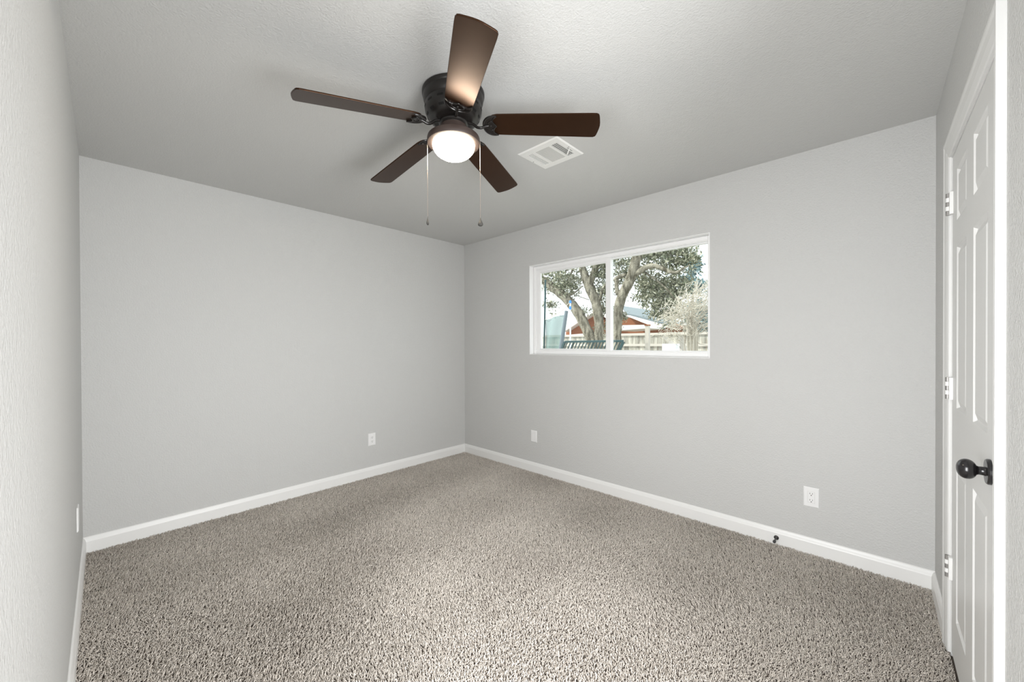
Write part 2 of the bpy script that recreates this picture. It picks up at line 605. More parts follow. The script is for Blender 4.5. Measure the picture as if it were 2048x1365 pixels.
for zc in (1.840 - 0.012, 1.088 - 0.012, 0.356 - 0.012):
    h = empty('hinge', (-0.010, 0.004, zc))
    h.parent = door
    for nm_, mt, rows in (('barrel', 'trim', (1, 3)), ('pin', 'hinge', (0, 2, 4))):
        bm = bmesh.new()
        for r_ in rows:
            z0 = -0.0445 + r_ * 0.0178
            lathe(bm, [(0, z0 + .0003), (0.0068, z0 + .0003), (0.0068, z0 + 0.0175), (0, z0 + 0.0175)], 16)
        make(nm_, bm, mt, h, smooth=True)
    bm = bmesh.new()
    box(bm, (0.002, -0.028, -0.0445), (0.0118, -0.004, 0.0445))
    make('leaf', bm, 'trim', h)
kn = empty('door_knob', (0.002, -0.728, 0.911))
kn.parent = door
rotx = Matrix.Rotation(math.radians(-90), 4, 'Y')         # lathe axis z -> -x (into the room)
bm = bmesh.new()
lathe(bm, [(0, 0), (0.0345, 0), (0.0345, 0.006), (0.032, 0.009), (0.016, 0.010), (0, 0.010)], 40, rotx)
make('rosette', bm, 'black', kn, smooth=True)
bm = bmesh.new()
pr = [(0.0145, 0.009), (0.0120, 0.012), (0.0112, 0.021), (0.0130, 0.025)]
for k in range(0, 13):
    a = math.radians(26 + (180 - 26) * k / 12)
    pr.append((0.0275 * math.sin(a) ** 0.85, 0.0425 - 0.0195 * math.cos(a)))
pr[-1] = (0, 0.0622)
lathe(bm, pr, 40, rotx)
make('handle', bm, 'black', kn, smooth='all')


# ---------------------------------------------------------------- wall plates and doorstop
def plate(label, loc, rz, style, name='outlet', cat='outlet', size=(0.074, 0.118)):
    r = empty(name, loc, (0, 0, rz))
    tag(r, label, cat)
    w, h = size[0] / 2, size[1] / 2
    bm = bmesh.new()
    a = [bm.verts.new(p) for p in ((-w, 0, -h), (w, 0, -h), (w, 0, h), (-w, 0, h))]
    b_ = [bm.verts.new(p) for p in ((-w, -.003, -h), (w, -.003, -h), (w, -.003, h), (-w, -.003, h))]
    c = [bm.verts.new(p) for p in ((-w + .004, -.006, -h + .004), (w - .004, -.006, -h + .004), (w - .004, -.006, h - .004), (-w + .004, -.006, h - .004))]
    for p, q in ((a, b_), (b_, c)):
        for k in range(4):
            bm.faces.new((p[k], p[(k + 1) % 4], q[(k + 1) % 4], q[k]))
    bm.faces.new(c)
    bm.faces.new(a[::-1])
    bmesh.ops.recalc_face_normals(bm, faces=bm.faces[:])
    make('cover_plate', bm, 'plastic', r)
    if style == 'decora':
        bm = bmesh.new()
        ring(bm, -0.0178, 0.0178, -0.0345, 0.0345, -0.0064, -0.0058, 0.0011, 0.0011, 0.0011, 0.0011)
        make('seam', bm, 'ventgrey', r)
        bm = bmesh.new()
        box(bm, (-0.0167, -0.0072, -0.0334), (0.0167, -0.005, 0.0334))
        make('socket_face', bm, 'plastic', r, bevel=0.001)
        centres, depth = (-0.0195, 0.0195), -0.0075
    elif style == 'duplex':
        for s in (-0.0195, 0.0195):
            bm = bmesh.new()
            pts = []
            for k in range(24):
                t = 2 * math.pi * k / 24
                pts.append((0.0170 * math.cos(t), max(-0.0135, min(0.0135, 0.017 * math.sin(t)))))
            prism(bm, pts, 0.005, 0.0085, Matrix.Translation((0, 0, s)) @ Matrix.Rotation(math.radians(90), 4, 'X'))
            make('socket_face', bm, 'plastic', r)
        centres, depth = (-0.0195, 0.0195), -0.0088
    elif style == 'jack':
        bm = bmesh.new()
        ring(bm, -0.0178, 0.0178, -0.0345, 0.0345, -0.0072, -0.0058, 0.0014, 0.0014, 0.0014, 0.0014)
        make('insert_frame', bm, 'ventgrey', r)
        bm = bmesh.new()
        box(bm, (-0.0164, -0.0068, -0.0331), (0.0164, -0.005, 0.0331))
        make('insert', bm, 'plastic', r)
        centres = ()
    else:
        centres = ()
    for s in centres:
        bm = bmesh.new()
        for sx in (-0.0063, 0.0063):
            box(bm, (sx - 0.0011, depth, s - 0.001), (sx + 0.0011, depth + 0.002, s + 0.0075))
        make('slot', bm, 'slot', r)
        bm = bmesh.new()
        lathe(bm, [(0, 0), (0.0029, 0), (0.0029, 0.002), (0, 0.002)], 12, Matrix.Translation((0, depth, s - 0.0075)) @ Matrix.Rotation(math.radians(-90), 4, 'X'))
        make('ground_hole', bm, 'slot', r)
    if style in ('duplex',):
        bm = bmesh.new()
        lathe(bm, [(0, 0), (0.003, 0), (0.003, 0.0015), (0, 0.0015)], 12, Matrix.Translation((0, -0.0072, 0)) @ Matrix.Rotation(math.radians(-90), 4, 'X'))
        make('screw', bm, 'vent', r)
    return r


plate('white rectangular duplex socket on the window wall above the black doorstop', (3.233, 0, 0.340), 0, 'decora')
plate('white wall plate without sockets below the left end of the window', (1.062, 0, 0.354), 0, 'jack', name='wall_plate', cat='wall plate', size=(0.074, 0.115))
plate('white round-faced duplex socket on the windowless wall nearest the far room corner', (0, -1.174, 0.357), math.radians(90), 'duplex')
plate('white plate seen edge-on on the near left wall beside the corner baseboard', (0.67, -L, 0.425), math.radians(180), 'plain', name='wall_plate', cat='wall plate')

ds = tag(empty('doorstop', (3.060, -0.014, 0.039)), 'small black doorstop sticking out of the white baseboard under the window wall socket', 'doorstop')
fr = Matrix.Rotation(math.radians(90), 4, 'X')            # lathe axis z -> -y
bm = bmesh.new()
lathe(bm, [(0, 0), (0.0135, 0), (0.0135, 0.003), (0.010, 0.006), (0.0055, 0.008), (0, 0.008)], 24, fr)
make('base', bm, 'stop', ds, smooth=True)
bm = bmesh.new()
lathe(bm, [(0, 0.006), (0.0048, 0.006), (0.0042, 0.060), (0, 0.060)], 16, fr)
make('rod', bm, 'stop', ds, smooth=True)
bm = bmesh.new()
lathe(bm, [(0, 0.058), (0.0075, 0.058), (0.0085, 0.064), (0.0085, 0.073), (0.007, 0.077), (0, 0.078)], 20, fr)
make('tip', bm, 'slot', ds, smooth=True)

# ---------------------------------------------------------------- ceiling fan
FX, FY = 2.099, -1.832
fan = tag(empty('ceiling_fan', (FX, FY, H)), 'dark bronze five-blade ceiling fan with a lit frosted dome', 'ceiling fan')


def zz(z):
    return z - H


bm = bmesh.new()
lathe(bm, [(0, 0), (0.138, 0), (0.1435, -0.004), (0.1435, -0.014), (0.140, -0.019), (0.1385, -0.022), (0.1395, -0.026), (0.137, -0.040), (0.131, -0.056), (0.1285, -0.058), (0.128, -0.061), (0.1305, -0.063), (0.1315, -0.078), (0.129, -0.095), (0.121, -0.113), (0.108, -0.128), (0.088, -0.138), (0.076, -0.139), (0, -0.139)], 64)
make('motor_housing', bm, 'bronze', fan, smooth=True)
for row, (r_, z0, z1, tl) in enumerate(((0.1320, -0.086, -0.077, 0), (0.1185, -0.119, -0.111, 0))):
    for k in range(14):
        a0 = 2 * math.pi * k / 14 + 0.1
        bm = bmesh.new()
        vs = []
        for j in range(5):
            a = a0 + j * 0.055
            rt_, rb_ = (0.1320, 0.1308) if row == 0 else (0.1228, 0.1170)
            vs.append((bm.verts.new((rt_ * math.cos(a), rt_ * math.sin(a), z1)), bm.verts.new((rb_ * math.cos(a), rb_ * math.sin(a), z0))))
        for p, q in zip(vs, vs[1:]):
            bm.faces.new((p[0], p[1], q[1], q[0]))
        make('vent_slot', bm, 'gap', fan)
bm = bmesh.new()
lathe(bm, [(0, -0.136), (0.066, -0.136), (0.068, -0.143), (0.062, -0.150), (0.058, -0.152), (0.056, -0.158), (0, -0.158)], 48)
make('hub', bm, 'bronze', fan, smooth=True)
bm = bmesh.new()
lathe(bm, [(0, -0.156), (0.062, -0.156), (0.066, -0.170), (0.070, -0.194), (0.074, -0.199), (0.110, -0.204), (0.1195, -0.209), (0.1215, -0.216), (0.1215, -0.233), (0.1195, -0.2365), (0.1165, -0.2375), (0.097, -0.2395), (0.094, -0.236), (0, -0.236)], 64)
make('light_fitter', bm, 'bronze2', fan, smooth=True)
bm = bmesh.new()
pr = [(0.094, -0.234), (0.0965, -0.2385)]
for k in range(0, 15):
    a = math.radians(90 * k / 14)
    pr.append((0.0975 * math.cos(a) ** 0.9, -0.241 - 0.062 * math.sin(a)))
pr[-1] = (0, -0.303)
lathe(bm, pr, 64)
make('glass_dome', bm, 'dome', fan, smooth='all')

TX, TY = 0.022, 0.017
offs = [0.968, -0.693, 0.073, -1.113, 0.765]
R0, R1 = 0.168, 0.667
PITCHB = math.radians(-12)
outline = []
prof = [(R0, 0.034), (R0 + 0.006, 0.046), (R0 + 0.018, 0.055), (R0 + 0.04, 0.0605), (0.30, 0.0630), (0.42, 0.0652), (0.54, 0.0674), (0.627, 0.0690), (0.645, 0.0685), (0.654, 0.064), (0.658, 0.056)]
tip = [(0.662, 0.038), (0.6655, 0.018), (0.667, 0.0), (0.6655, -0.018), (0.662, -0.038)]
outline = prof + tip + [(x, -y) for x, y in reversed(prof)]
outline = outline[::-1]
for k in range(5):
    a = math.radians(-33.33 + 72 * k + offs[k])
    zt = 2.232 + R1 * (TX * math.cos(a) + TY * math.sin(a))
    droop = math.atan2(2.298 - zt, R1)
    br = Matrix.Rotation(a, 4, 'Z') @ Matrix.Rotation(droop, 4, 'Y') @ Matrix.Rotation(PITCHB, 4, 'X')
    bm = bmesh.new()
    prism(bm, outline, -0.003, 0.003)
    bl = make('blade', bm, 'blade', fan, bevel=0.0015, seg=2)
    bl.matrix_local = Matrix.Translation((0, 0, 2.298 - H)) @ br
    # blade iron: arm, shield plate under the blade root, scrolled border
    bm = bmesh.new()
    arm = smooth_path([(0.070, 0, 0.006), (0.092, 0, 0.0), (0.112, 0, -0.014), (0.132, 0, -0.017), (0.150, 0, -0.010), (0.166, 0, -0.008)], 5)
    inv = Matrix.Rotation(-PITCHB, 4, 'X')
    arm = [p.lerp(inv @ p, max(0, min(1, (0.166 - p.x) / 0.08))) for p in arm]
    tube(bm, arm, [0.0062] * len(arm), 10)
    out = [(0.206, 0.0560), (0.190, 0.0565), (0.172, 0.0520), (0.156, 0.040), (0.146, 0.022), (0.142, 0.0)]
    out = out + [(x, -y) for x, y in reversed(out[:-1])]
    inn = [(0.206, -0.0560), (0.190, -0.042), (0.186, -0.027), (0.193, -0.010), (0.201, 0.0), (0.193, 0.010), (0.186, 0.027), (0.190, 0.042)]
    prism(bm, (out + inn[1:])[::-1], -0.0085, -0.0032)
    ro = smooth_path([(x, y, -0.0075) for x, y in out], 4)
    tube(bm, ro, [0.0022 + 0.0028 * math.sin(math.pi * i / (len(ro) - 1)) ** 0.6 for i in range(len(ro))], 8)
    ri = smooth_path([(x, y, -0.0085) for x, y in inn + [(0.206, 0.0560)]], 4)
    tube(bm, ri, 0.0028, 8)
    rv = smooth_path([(0.174, 0.030, -0.0085), (0.164, 0.018, -0.0095), (0.161, 0.0, -0.0095), (0.164, -0.018, -0.0095), (0.174, -0.030, -0.0085)], 4)
    tube(bm, rv, 0.0022, 8)
    ir = make('blade_iron', bm, 'iron', bl, smooth=True)
    for sx, sy in ((0.180, 0.026), (0.180, -0.026), (0.176, 0.0)):
        bm = bmesh.new()
        lathe(bm, [(0, -0.0115), (0.0028, -0.0110), (0.0042, -0.0085), (0, -0.0085)], 12, Matrix.Translation((sx, sy, 0)))
        make('screw', bm, 'bronze', ir, smooth=True)

vx_, vy_ = RT.x, RT.y
for s, zend, flat, bob in ((-1, 1.847, 0.45, 'slim'), (1, 1.840, 1.0, 'drop')):
    c = empty('pull_chain', (s * 0.1225 * vx_ / math.hypot(vx_, vy_), s * 0.1225 * vy_ / math.hypot(vx_, vy_), zz(2.212)))
    c.parent = fan
    ln = 2.212 - zend
    bm = bmesh.new()
    tube(bm, [(0, 0, 0.004), (0, 0, -0.125)], 0.0013, 8)
    tube(bm, [(0, 0, -0.128), (0, 0, -ln + 0.022)], 0.0007, 6)
    lathe(bm, [(0, -0.1295), (0.002, -0.1285), (0.002, -0.124), (0, -0.123)], 10)
    make('chain', bm, 'chain', c, smooth=True)
    bm = bmesh.new()
    lathe(bm, [(0, 0.004), (0.0010, 0.002), (0.0022, -0.006), (0.0060, -0.018), (0.0088, -0.026), (0.0098, -0.031), (0.0085, -0.036), (0.005, -0.039), (0, -0.040)], 24, Matrix.Translation((0, 0, -ln + 0.022)) @ Matrix.Diagonal((flat * 1.25, 1.2, 0.95, 1)))
    fo = make('fob', bm, 'fob', c, smooth='all')
    fo.rotation_euler = (0, 0, YAW)

# ---------------------------------------------------------------- ceiling air register
vt = tag(empty('ceiling_vent', (2.076, -1.060, H)), 'white rectangular air register on the ceiling beside the right fan blade', 'air vent')
VW, VD = 0.150, 0.138
bm = bmesh.new()
# frame with bevelled edge, three openings
y0, y1 = -0.088, 0.088
cells = [(-0.112, -0.072), (-0.052, 0.052), (0.068, 0.112)]
FT = 0.006
box(bm, (-VW + 0.008, -VD + 0.008, -FT), (VW - 0.008, y0, 0))
box(bm, (-VW + 0.008, y1, -FT), (VW - 0.008, VD - 0.008, 0))
ex = [-VW + 0.008] + [c for p in cells for c in p] + [VW - 0.008]
for k in range(0, 8, 2):
    box(bm, (ex[k], y0, -FT), (ex[k + 1], y1, 0))
a = [bm.verts.new((sx * VW, sy * VD, 0)) for sx, sy in ((-1, -1), (1, -1), (1, 1), (-1, 1))]
b_ = [bm.verts.new((sx * (VW - 0.008), sy * (VD - 0.008), -FT)) for sx, sy in ((-1, -1), (1, -1), (1, 1), (-1, 1))]
for k in range(4):
    bm.faces.new((a[k], a[(k + 1) % 4], b_[(k + 1) % 4], b_[k]))
bmesh.ops.recalc_face_normals(bm, faces=bm.faces[:])
make('vent_frame', bm, 'vent', vt)
bm = bmesh.new()
box(bm, (-0.114, y0 - 0.002, -0.0012), (0.114, y1 + 0.002, -0.0004))
make('duct_opening', bm, 'ventdark', vt)
bm = bmesh.new()                                          # west louvres throw air west, seen as thin slits
for k in range(4):
    x = -0.110 + k * 0.0105
    beam(bm, (x + 0.004, y0, -0.0035), (x + 0.004, y1, -0.0035), 0.0068, 0.0015)
make('louvre', bm, 'vent', vt)
bm = bmesh.new()                                          # middle louvres, fine and crosswise
for k in range(22):
    y = y0 + 0.004 + k * 0.008
    box(bm, (-0.052, y - 0.0031, -0.0042), (0.052, y + 0.0031, -0.0025))
make('louvre', bm, 'ventgrey', vt)
bm = bmesh.new()                                          # east louvres open towards the room
for k in range(4):
    x = 0.072 + k * 0.0115
    box(bm, (x - 0.0012, y0, -0.0055), (x + 0.0012, y1, -0.0012))
make('louvre', bm, 'ventgrey', vt)
bm = bmesh.new()
box(bm, (0.121, 0.0, -0.0064), (0.124, 0.052, -0.0058))
make('lever_slot', bm, 'slot', vt)
bm = bmesh.new()
beam(bm, (0.123, 0.020, -0.006), (0.098, 0.036, -0.024), 0.007, 0.002)
make('damper_lever', bm, 'vent', vt)
for x in (-0.134, 0.134):
    bm = bmesh.new()
    lathe(bm, [(0, -0.0078), (0.0035, -0.007), (0.004, -0.0058), (0, -0.0058)], 12, Matrix.Translation((x, -0.002, 0)))
    make('screw', bm, 'seal', vt)

# ---------------------------------------------------------------- outside the window
bm = bmesh.new()
box(bm, (-40, T + 0.02, -0.5), (25, 60, -0.35))
tag(make('ground', bm, 'ground'), kind='structure')
GZ = -0.35


def foliage(name, parent, blobs, n, size, material, Yjit, seed):
    """leaves scattered in blobs; blob = (point, radius, weight)"""
    r = np.random.default_rng(seed)
    w = np.array([b[2] for b in blobs], float)
    idx = r.choice(len(blobs), n, p=w / w.sum())
    C = np.array([b[0][:] for b in blobs])[idx]
    R = np.array([b[1] for b in blobs])[idx]
    d = r.normal(0, 1, (n, 3))
    d /= np.linalg.norm(d, axis=1)[:, None]
    # twig-like clumps
    P = C + d * (R * r.uniform(0.0, 1.0, n) ** 0.45)[:, None] * np.array([1, Yjit, 0.9])
    clump = r.normal(0, 0.05, (n, 3))
    P = np.round(P / 0.26) * 0.26 + r.normal(0, 0.075, (n, 3)) + clump * 0.4
    a = r.normal(0, 1, (n, 3))
    a /= np.linalg.norm(a, axis=1)[:, None]
    b = np.cross(a, r.normal(0, 1, (n, 3)))
    b /= np.linalg.norm(b, axis=1)[:, None]
    s = r.uniform(0.6, 1.3, n)[:, None] * size
    V = np.stack([P - a * s, P + b * s * .42, P + a * s, P - b * s * .42], axis=1)
    me = bpy.data.meshes.new(name)
    me.from_pydata(V.reshape(-1, 3).tolist(), [], [(4 * i, 4 * i + 1, 4 * i + 2, 4 * i + 3) for i in range(n)])
    q = me.attributes.new('tone', 'FLOAT', 'POINT')
    q.data.foreach_set('value', np.repeat(r.uniform(0, 1, n) ** 1.3, 4).astype(np.float32))
    me.materials.append(M[material])
    o = bpy.data.objects.new(name, me)
    COL.objects.link(o)
    o.parent = parent
    o.matrix_parent_inverse = parent.matrix_world.inverted()
    return o


def branch(bm, pix, Y, widths, k=5, n=12):
    """pix: pixel path, Y: depth or list of depths, widths in pixels"""
    Ys = Y if isinstance(Y, (list, tuple)) else [Y] * len(pix)
    pts = [at(x, y, q) if y < 900 else Vector((at(x, 700, q).x, q, GZ - 0.03)) for (x, y), q in zip(pix, Ys)]
    wd_ = []
    for p, w in zip(pts, widths):
        wd_.append(Vector((w * (p - CAM).dot(FW) / FPX / 2, 0, 0)))
    P = smooth_path(pts, k)
    R = [v.x for v in smooth_path(wd_, k)]
    tube(bm, P, [max(0.004, r_ * random.uniform(0.95, 1.06)) for r_ in R], n)


def rooted(base, p):
    """pixel path start to a point on the ground below"""
    return Vector((p.x, p.y, GZ))


def tree(name, label, Ybase, basepix, branches, blobs, n, size, leaf, seed, mt='bark'):
    b0 = at(*basepix, Ybase)
    root = empty(name, (b0.x, b0.y, GZ))
    tag(root, label, 'tree')
    bpy.context.view_layer.update()
    bm = bmesh.new()
    for pix, Y, wds in branches:
        branch(bm, pix, Y, wds)
    o = make('trunk', bm, mt, root, smooth='all')
    o.matrix_parent_inverse = root.matrix_world.inverted()
    bl = []
    for (x, y, Y, rp, w) in blobs:
        p = at(x, y, Y)
        bl.append((p, rp * (p - CAM).dot(FW) / FPX, w))
    foliage('foliage', root, bl, n, size, leaf, 1.3, seed)
    return root


# the oak whose two limbs fill the left pane
tree('oak_tree', 'leaning forked oak seen through the left window pane', 7.2, (1190, 790),
     [([(1190, 999), (1187, 700), (1181, 676), (1171, 655), (1155, 624), (1130, 595), (1108, 577), (1088, 562), (1060, 545)], 7.2, [30, 24, 22, 20, 20, 19, 17, 15, 13]),
      ([(1194, 999), (1195, 700), (1197, 672), (1198, 645), (1192, 606), (1182, 581), (1173, 561), (1165, 536), (1160, 500), (1150, 460)], 7.3, [26, 22, 20, 19, 19, 20, 17, 14, 12, 9]),
      ([(1180, 578), (1184, 556), (1192, 530), (1200, 495), (1212, 460)], 7.3, [12, 12, 11, 9, 7]),
      ([(1200, 600), (1206, 577), (1215, 566), (1226, 552)], 7.3, [6, 6, 5, 4]),
      ([(1120, 588), (1133, 565), (1143, 545), (1152, 520)], 7.2, [6, 5, 4, 3]),
      ([(1112, 580), (1120, 556), (1132, 542), (1145, 528)], 7.2, [4, 3.5, 3, 2]),
      ([(1130, 596), (1150, 585), (1166, 572)], 7.2, [3.5, 3, 2]),
      ([(1148, 590), (1160, 594), (1178, 600)], 7.2, [1.5, 1.4, 1.6])],
     [(1100, 545, 7.2, 22, 1.0), (1125, 560, 7.0, 20, 1.2), (1138, 575, 7.2, 17, 1.2), (1160, 515, 7.4, 25, .8), (1110, 520, 7.2, 30, 1), (1205, 545, 7.6, 18, 1.5),
      (1210, 580, 7.6, 16, 1.4), (1208, 615, 7.8, 14, 1.0), (1206, 520, 7.5, 25, 1.5), (1165, 625, 8.2, 11, .5), (1150, 500, 7, 40, 1), (1205, 660, 8, 9, .5),
      (1100, 612, 7.6, 10, .5), (1225, 500, 7.2, 30, 1), (1150, 560, 7.8, 20, .8), (1185, 520, 7.8, 20, .8), (1095, 575, 7.8, 12, .4)], 9500, 0.046, 'leaf', 3)
# the oak behind the mullion with a limb to the right
tree('oak_tree', 'oak with one thick limb reaching right in the right window pane', 6.6, (1234, 790),
     [([(1236, 999), (1233, 690), (1234, 655), (1237, 618), (1245, 590), (1257, 567), (1267, 540), (1273, 515), (1280, 480), (1290, 440)], 6.6, [26, 19, 18, 19, 19, 19, 20, 18, 15, 12]),
      ([(1266, 552), (1278, 544), (1292, 535), (1306, 532), (1322, 536), (1340, 544), (1352, 545), (1366, 538), (1380, 530)], 6.6, [10, 12, 11, 10, 9, 7, 5, 3.5, 2]),
      ([(1236, 590), (1233, 572), (1234, 560)], 6.6, [9, 8, 7]),
      ([(1228, 562), (1240, 553), (1252, 550)], 6.9, [8, 8, 6]),
      ([(1290, 545), (1312, 560), (1335, 580), (1350, 600)], 6.8, [4, 3.5, 3, 2])],
     [(1290, 505, 7.2, 34, 1.6), (1330, 510, 7.2, 30, 1.7), (1365, 505, 7.2, 22, 1.2), (1300, 572, 7.4, 24, 1.3), (1335, 575, 7.4, 32, 1.9), (1362, 575, 7.4, 24, 1.2),
      (1312, 598, 7.4, 26, 1.3), (1345, 606, 7.4, 20, 1.1), (1318, 624, 7.6, 18, .9), (1342, 632, 7.6, 16, .7), (1250, 530, 7.6, 26, 1.3), (1250, 560, 7.8, 16, .7),
      (1244, 637, 8, 8, .3), (1300, 470, 7, 45, 1.5), (1350, 530, 7.2, 24, 1.0), (1385, 520, 7.2, 14, .5), (1290, 555, 7.8, 20, .8), (1282, 590, 7.8, 14, .5)], 12500, 0.046, 'leaf', 4)
tree('evergreen_tree', 'blue-green evergreen half hidden at the right edge of the window', 13.5, (1392, 800),
     [([(1392, 999), (1390, 690), (1386, 610), (1384, 560), (1382, 500)], 13.5, [9, 7, 5, 4, 2])],
     [(1383, 520, 13.5, 9, 1), (1387, 533, 13.5, 11, 1), (1378, 565, 13.5, 14, 1.3), (1390, 570, 13.5, 10, 1), (1402, 572, 13.5, 9, .6), (1396, 620, 13.5, 18, 1.2), (1408, 655, 13.5, 22, 1.6), (1392, 650, 13.5, 24, 1.3), (1416, 640, 13.5, 20, 1.0)],
     4200, 0.085, 'leafblue', 6)

# dead pale brush in front of it
rb = at(1372, 760, 4.6)
br_ = tag(empty('dry_bush', (rb.x, rb.y, GZ)), 'tangle of pale dry twigs behind the right end of the window', 'bush')
bpy.context.view_layer.update()
bm = bmesh.new()
for k in range(46):
    sx = random.gauss(1384, 5)
    Yk = 4.6 + random.uniform(-.25, .25)
    a0 = random.gauss(0.25, 0.55)
    ln = random.uniform(40, 100)
    p = [(sx, 999), (sx + random.uniform(-5, 5), random.uniform(650, 690))]
    x, y = p[1]
    for j in range(4):
        a0 += random.uniform(-.15, .45)
        x += math.sin(a0) * ln / 4
        y -= math.cos(a0) * ln / 4
        p.append((x, y))
    w = random.uniform(0.8, 1.6)
    branch(bm, p, [Yk, Yk] + [Yk + random.uniform(-.25, .25) for _ in range(4)], [w * 1.6, w * 1.3, w, w * .9, w * .7, w * .4], 3, 5)
for k in range(430):                                      # feathery side twigs sweeping up to the right
    t = random.random()
    x, y = 1325 + 90 * t + random.gauss(0, 14), 655 - 62 * t + random.gauss(0, 20)
    Yk = 4.6 + random.uniform(-.5, .5)
    a0 = random.gauss(1.0, 0.55)
    p = [(x, y)]
    for j in range(3):
        a0 += random.uniform(-.35, .45)
        st = random.uniform(5, 12)
        x += math.sin(a0) * st
        y -= math.cos(a0) * st
        p.append((x, y))
    branch(bm, p, [Yk + random.uniform(-.1, .1) for _ in p], [1.1, 1.0, .8, .4], 3, 5)
o = make('twigs', bm, 'leafdry', br_, smooth='all')
o.matrix_parent_inverse = br_.matrix_world.inverted()

# neighbour's house: cedar gable, grey roof, white fascia
hy = 15.0
hb = at(1250, 700, hy)
hs = tag(empty('neighbour_house', (hb.x, hb.y, GZ)), 'low house with rust-brown siding and grey roof beyond the fence', 'house')
bpy.context.view_layer.update()


def hpart(name, bm, m):
    o = make(name, bm, m, hs)
    o.matrix_parent_inverse = hs.matrix_world.inverted()
    return o


def slab(bm, pix, Y, depth):
    """polygon traced at plane Y, extruded away by depth"""
    f = [bm.verts.new(at(x, y, Y)) for x, y in pix]
    g = [bm.verts.new(v.co + Vector((0, depth, 0))) for v in f]
    n = len(f)
    bm.faces.new(f)
    bm.faces.new(g[::-1])
    for k in range(n):
        bm.faces.new((f[k], g[k], g[(k + 1) % n], f[(k + 1) % n]))
    bmesh.ops.recalc_face_normals(bm, faces=bm.faces[:])


bm = bmesh.new()                                          # left gable with plank siding
slab(bm, [(1132, 662), (1172, 636), (1190, 625), (1210, 642), (1215, 762), (1132, 762)], hy, 4)
for k in range(9):
    z = at(1180, 632 + k * 3.2, hy).z
    a, b_ = at(1170, 650, hy), at(1206, 650, hy)
    if k > 2:
        box(bm, (a.x, hy - 0.05, z - 0.02), (b_.x, hy - 0.01, z + 0.02))
hpart('gable_wall', bm, 'siding')
bm = bmesh.new()
for pix in ([(1128, 664), (1192, 622), (1192, 617), (1128, 660)], [(1192, 617), (1192, 622), (1216, 640), (1216, 636)]):
    slab(bm, pix, hy - 0.5, 5)
hpart('gable_fascia', bm, 'fascia')
bm = bmesh.new()
slab(bm, [(1112, 672), (1186, 666), (1186, 762), (1112, 762)], hy - 1.2, 0.6)
hpart('porch_wall', bm, 'fascia')
bm = bmesh.new()
slab(bm, [(1228, 634), (1262, 636), (1340, 655), (1395, 658), (1395, 762), (1228, 762)], hy + 0.6, 5)
hpart('house_wall', bm, 'siding')
bm = bmesh.new()                                          # main roof slope
ra, rb_ = at(1244, 616, hy + 3.5), at(1254, 632, hy - 0.6)
rc, rd = at(1352, 654, hy - 0.6), at(1345, 632, hy + 3.5)
vs = [bm.verts.new(v) for v in (ra, rb_, rc, rd)]
vt_ = [bm.verts.new(v.co + Vector((0, 0, 0.12))) for v in vs]
bm.faces.new(vs[::-1])
bm.faces.new(vt_)
for k in range(4):
    bm.faces.new((vs[k], vs[(k + 1) % 4], vt_[(k + 1) % 4], vt_[k]))
bmesh.ops.recalc_face_normals(bm, faces=bm.faces[:])
hpart('roof', bm, 'roof')
bm = bmesh.new()
slab(bm, [(1252, 632), (1256, 631), (1330, 651), (1344, 656), (1310, 655), (1284, 645)], hy - 0.9, 0.25)
hpart('roof_fascia', bm, 'fascia')
bm = bmesh.new()
slab(bm, [(1230, 651), (1290, 650), (1296, 657), (1230, 662)], hy - 2.2, 2)
hpart('porch_roof', bm, 'fascia')

# board fence
fy = 11.0
f0 = at(1330, 720, fy)
fe = tag(empty('board_fence', (f0.x, f0.y, GZ)), 'weathered grey board fence running across the yard in front of the house', 'fence')
bpy.context.view_layer.update()
xa, xb = at(1085, 690, fy).x, at(1440, 690, fy).x
zt = at(1300, 668, fy).z
bm = bmesh.new()
x = xa
while x < xb:
    w = random.uniform(0.13, 0.15)
    box(bm, (x, fy, GZ), (x + w - 0.012, fy + 0.02, zt + random.uniform(-.03, .03)))
    x += w
o = make('boards', bm, 'fence', fe)
o.matrix_parent_inverse = fe.matrix_world.inverted()
for zr in (zt - 0.02, zt - 0.42, GZ + 0.4):
    bm = bmesh.new()
    box(bm, (xa, fy - 0.05, zr - 0.04), (xb, fy - 0.005, zr + 0.05))
    o = make('rail', bm, 'lumber', fe)
    o.matrix_parent_inverse = fe.matrix_world.inverted()


def item(name, label, cat, px_, Y):
    p = at(px_, 700, Y)
    r = tag(empty(name, (p.x, p.y, GZ)), label, cat)
    bpy.context.view_layer.update()
    return r


def child(name, bm, m, root, **kw):
    o = make(name, bm, m, root, **kw)
    o.matrix_parent_inverse = root.matrix_world.inverted()
    return o


# wooden post at the fence
r = item('fence_post', 'wooden post standing before the fence left of the leaning boards', 'post', 1295, 9.5)
bm = bmesh.new()
p = at(1295, 652, 9.5)
box(bm, (p.x - .06, p.y - .06, GZ), (p.x + .06, p.y + .06, p.z))
child('shaft', bm, 'lumber', r)
bm = bmesh.new()
box(bm, (p.x - .075, p.y - .075, p.z), (p.x + .075, p.y + .075, p.z + .04))
child('cap', bm, 'siding', r)

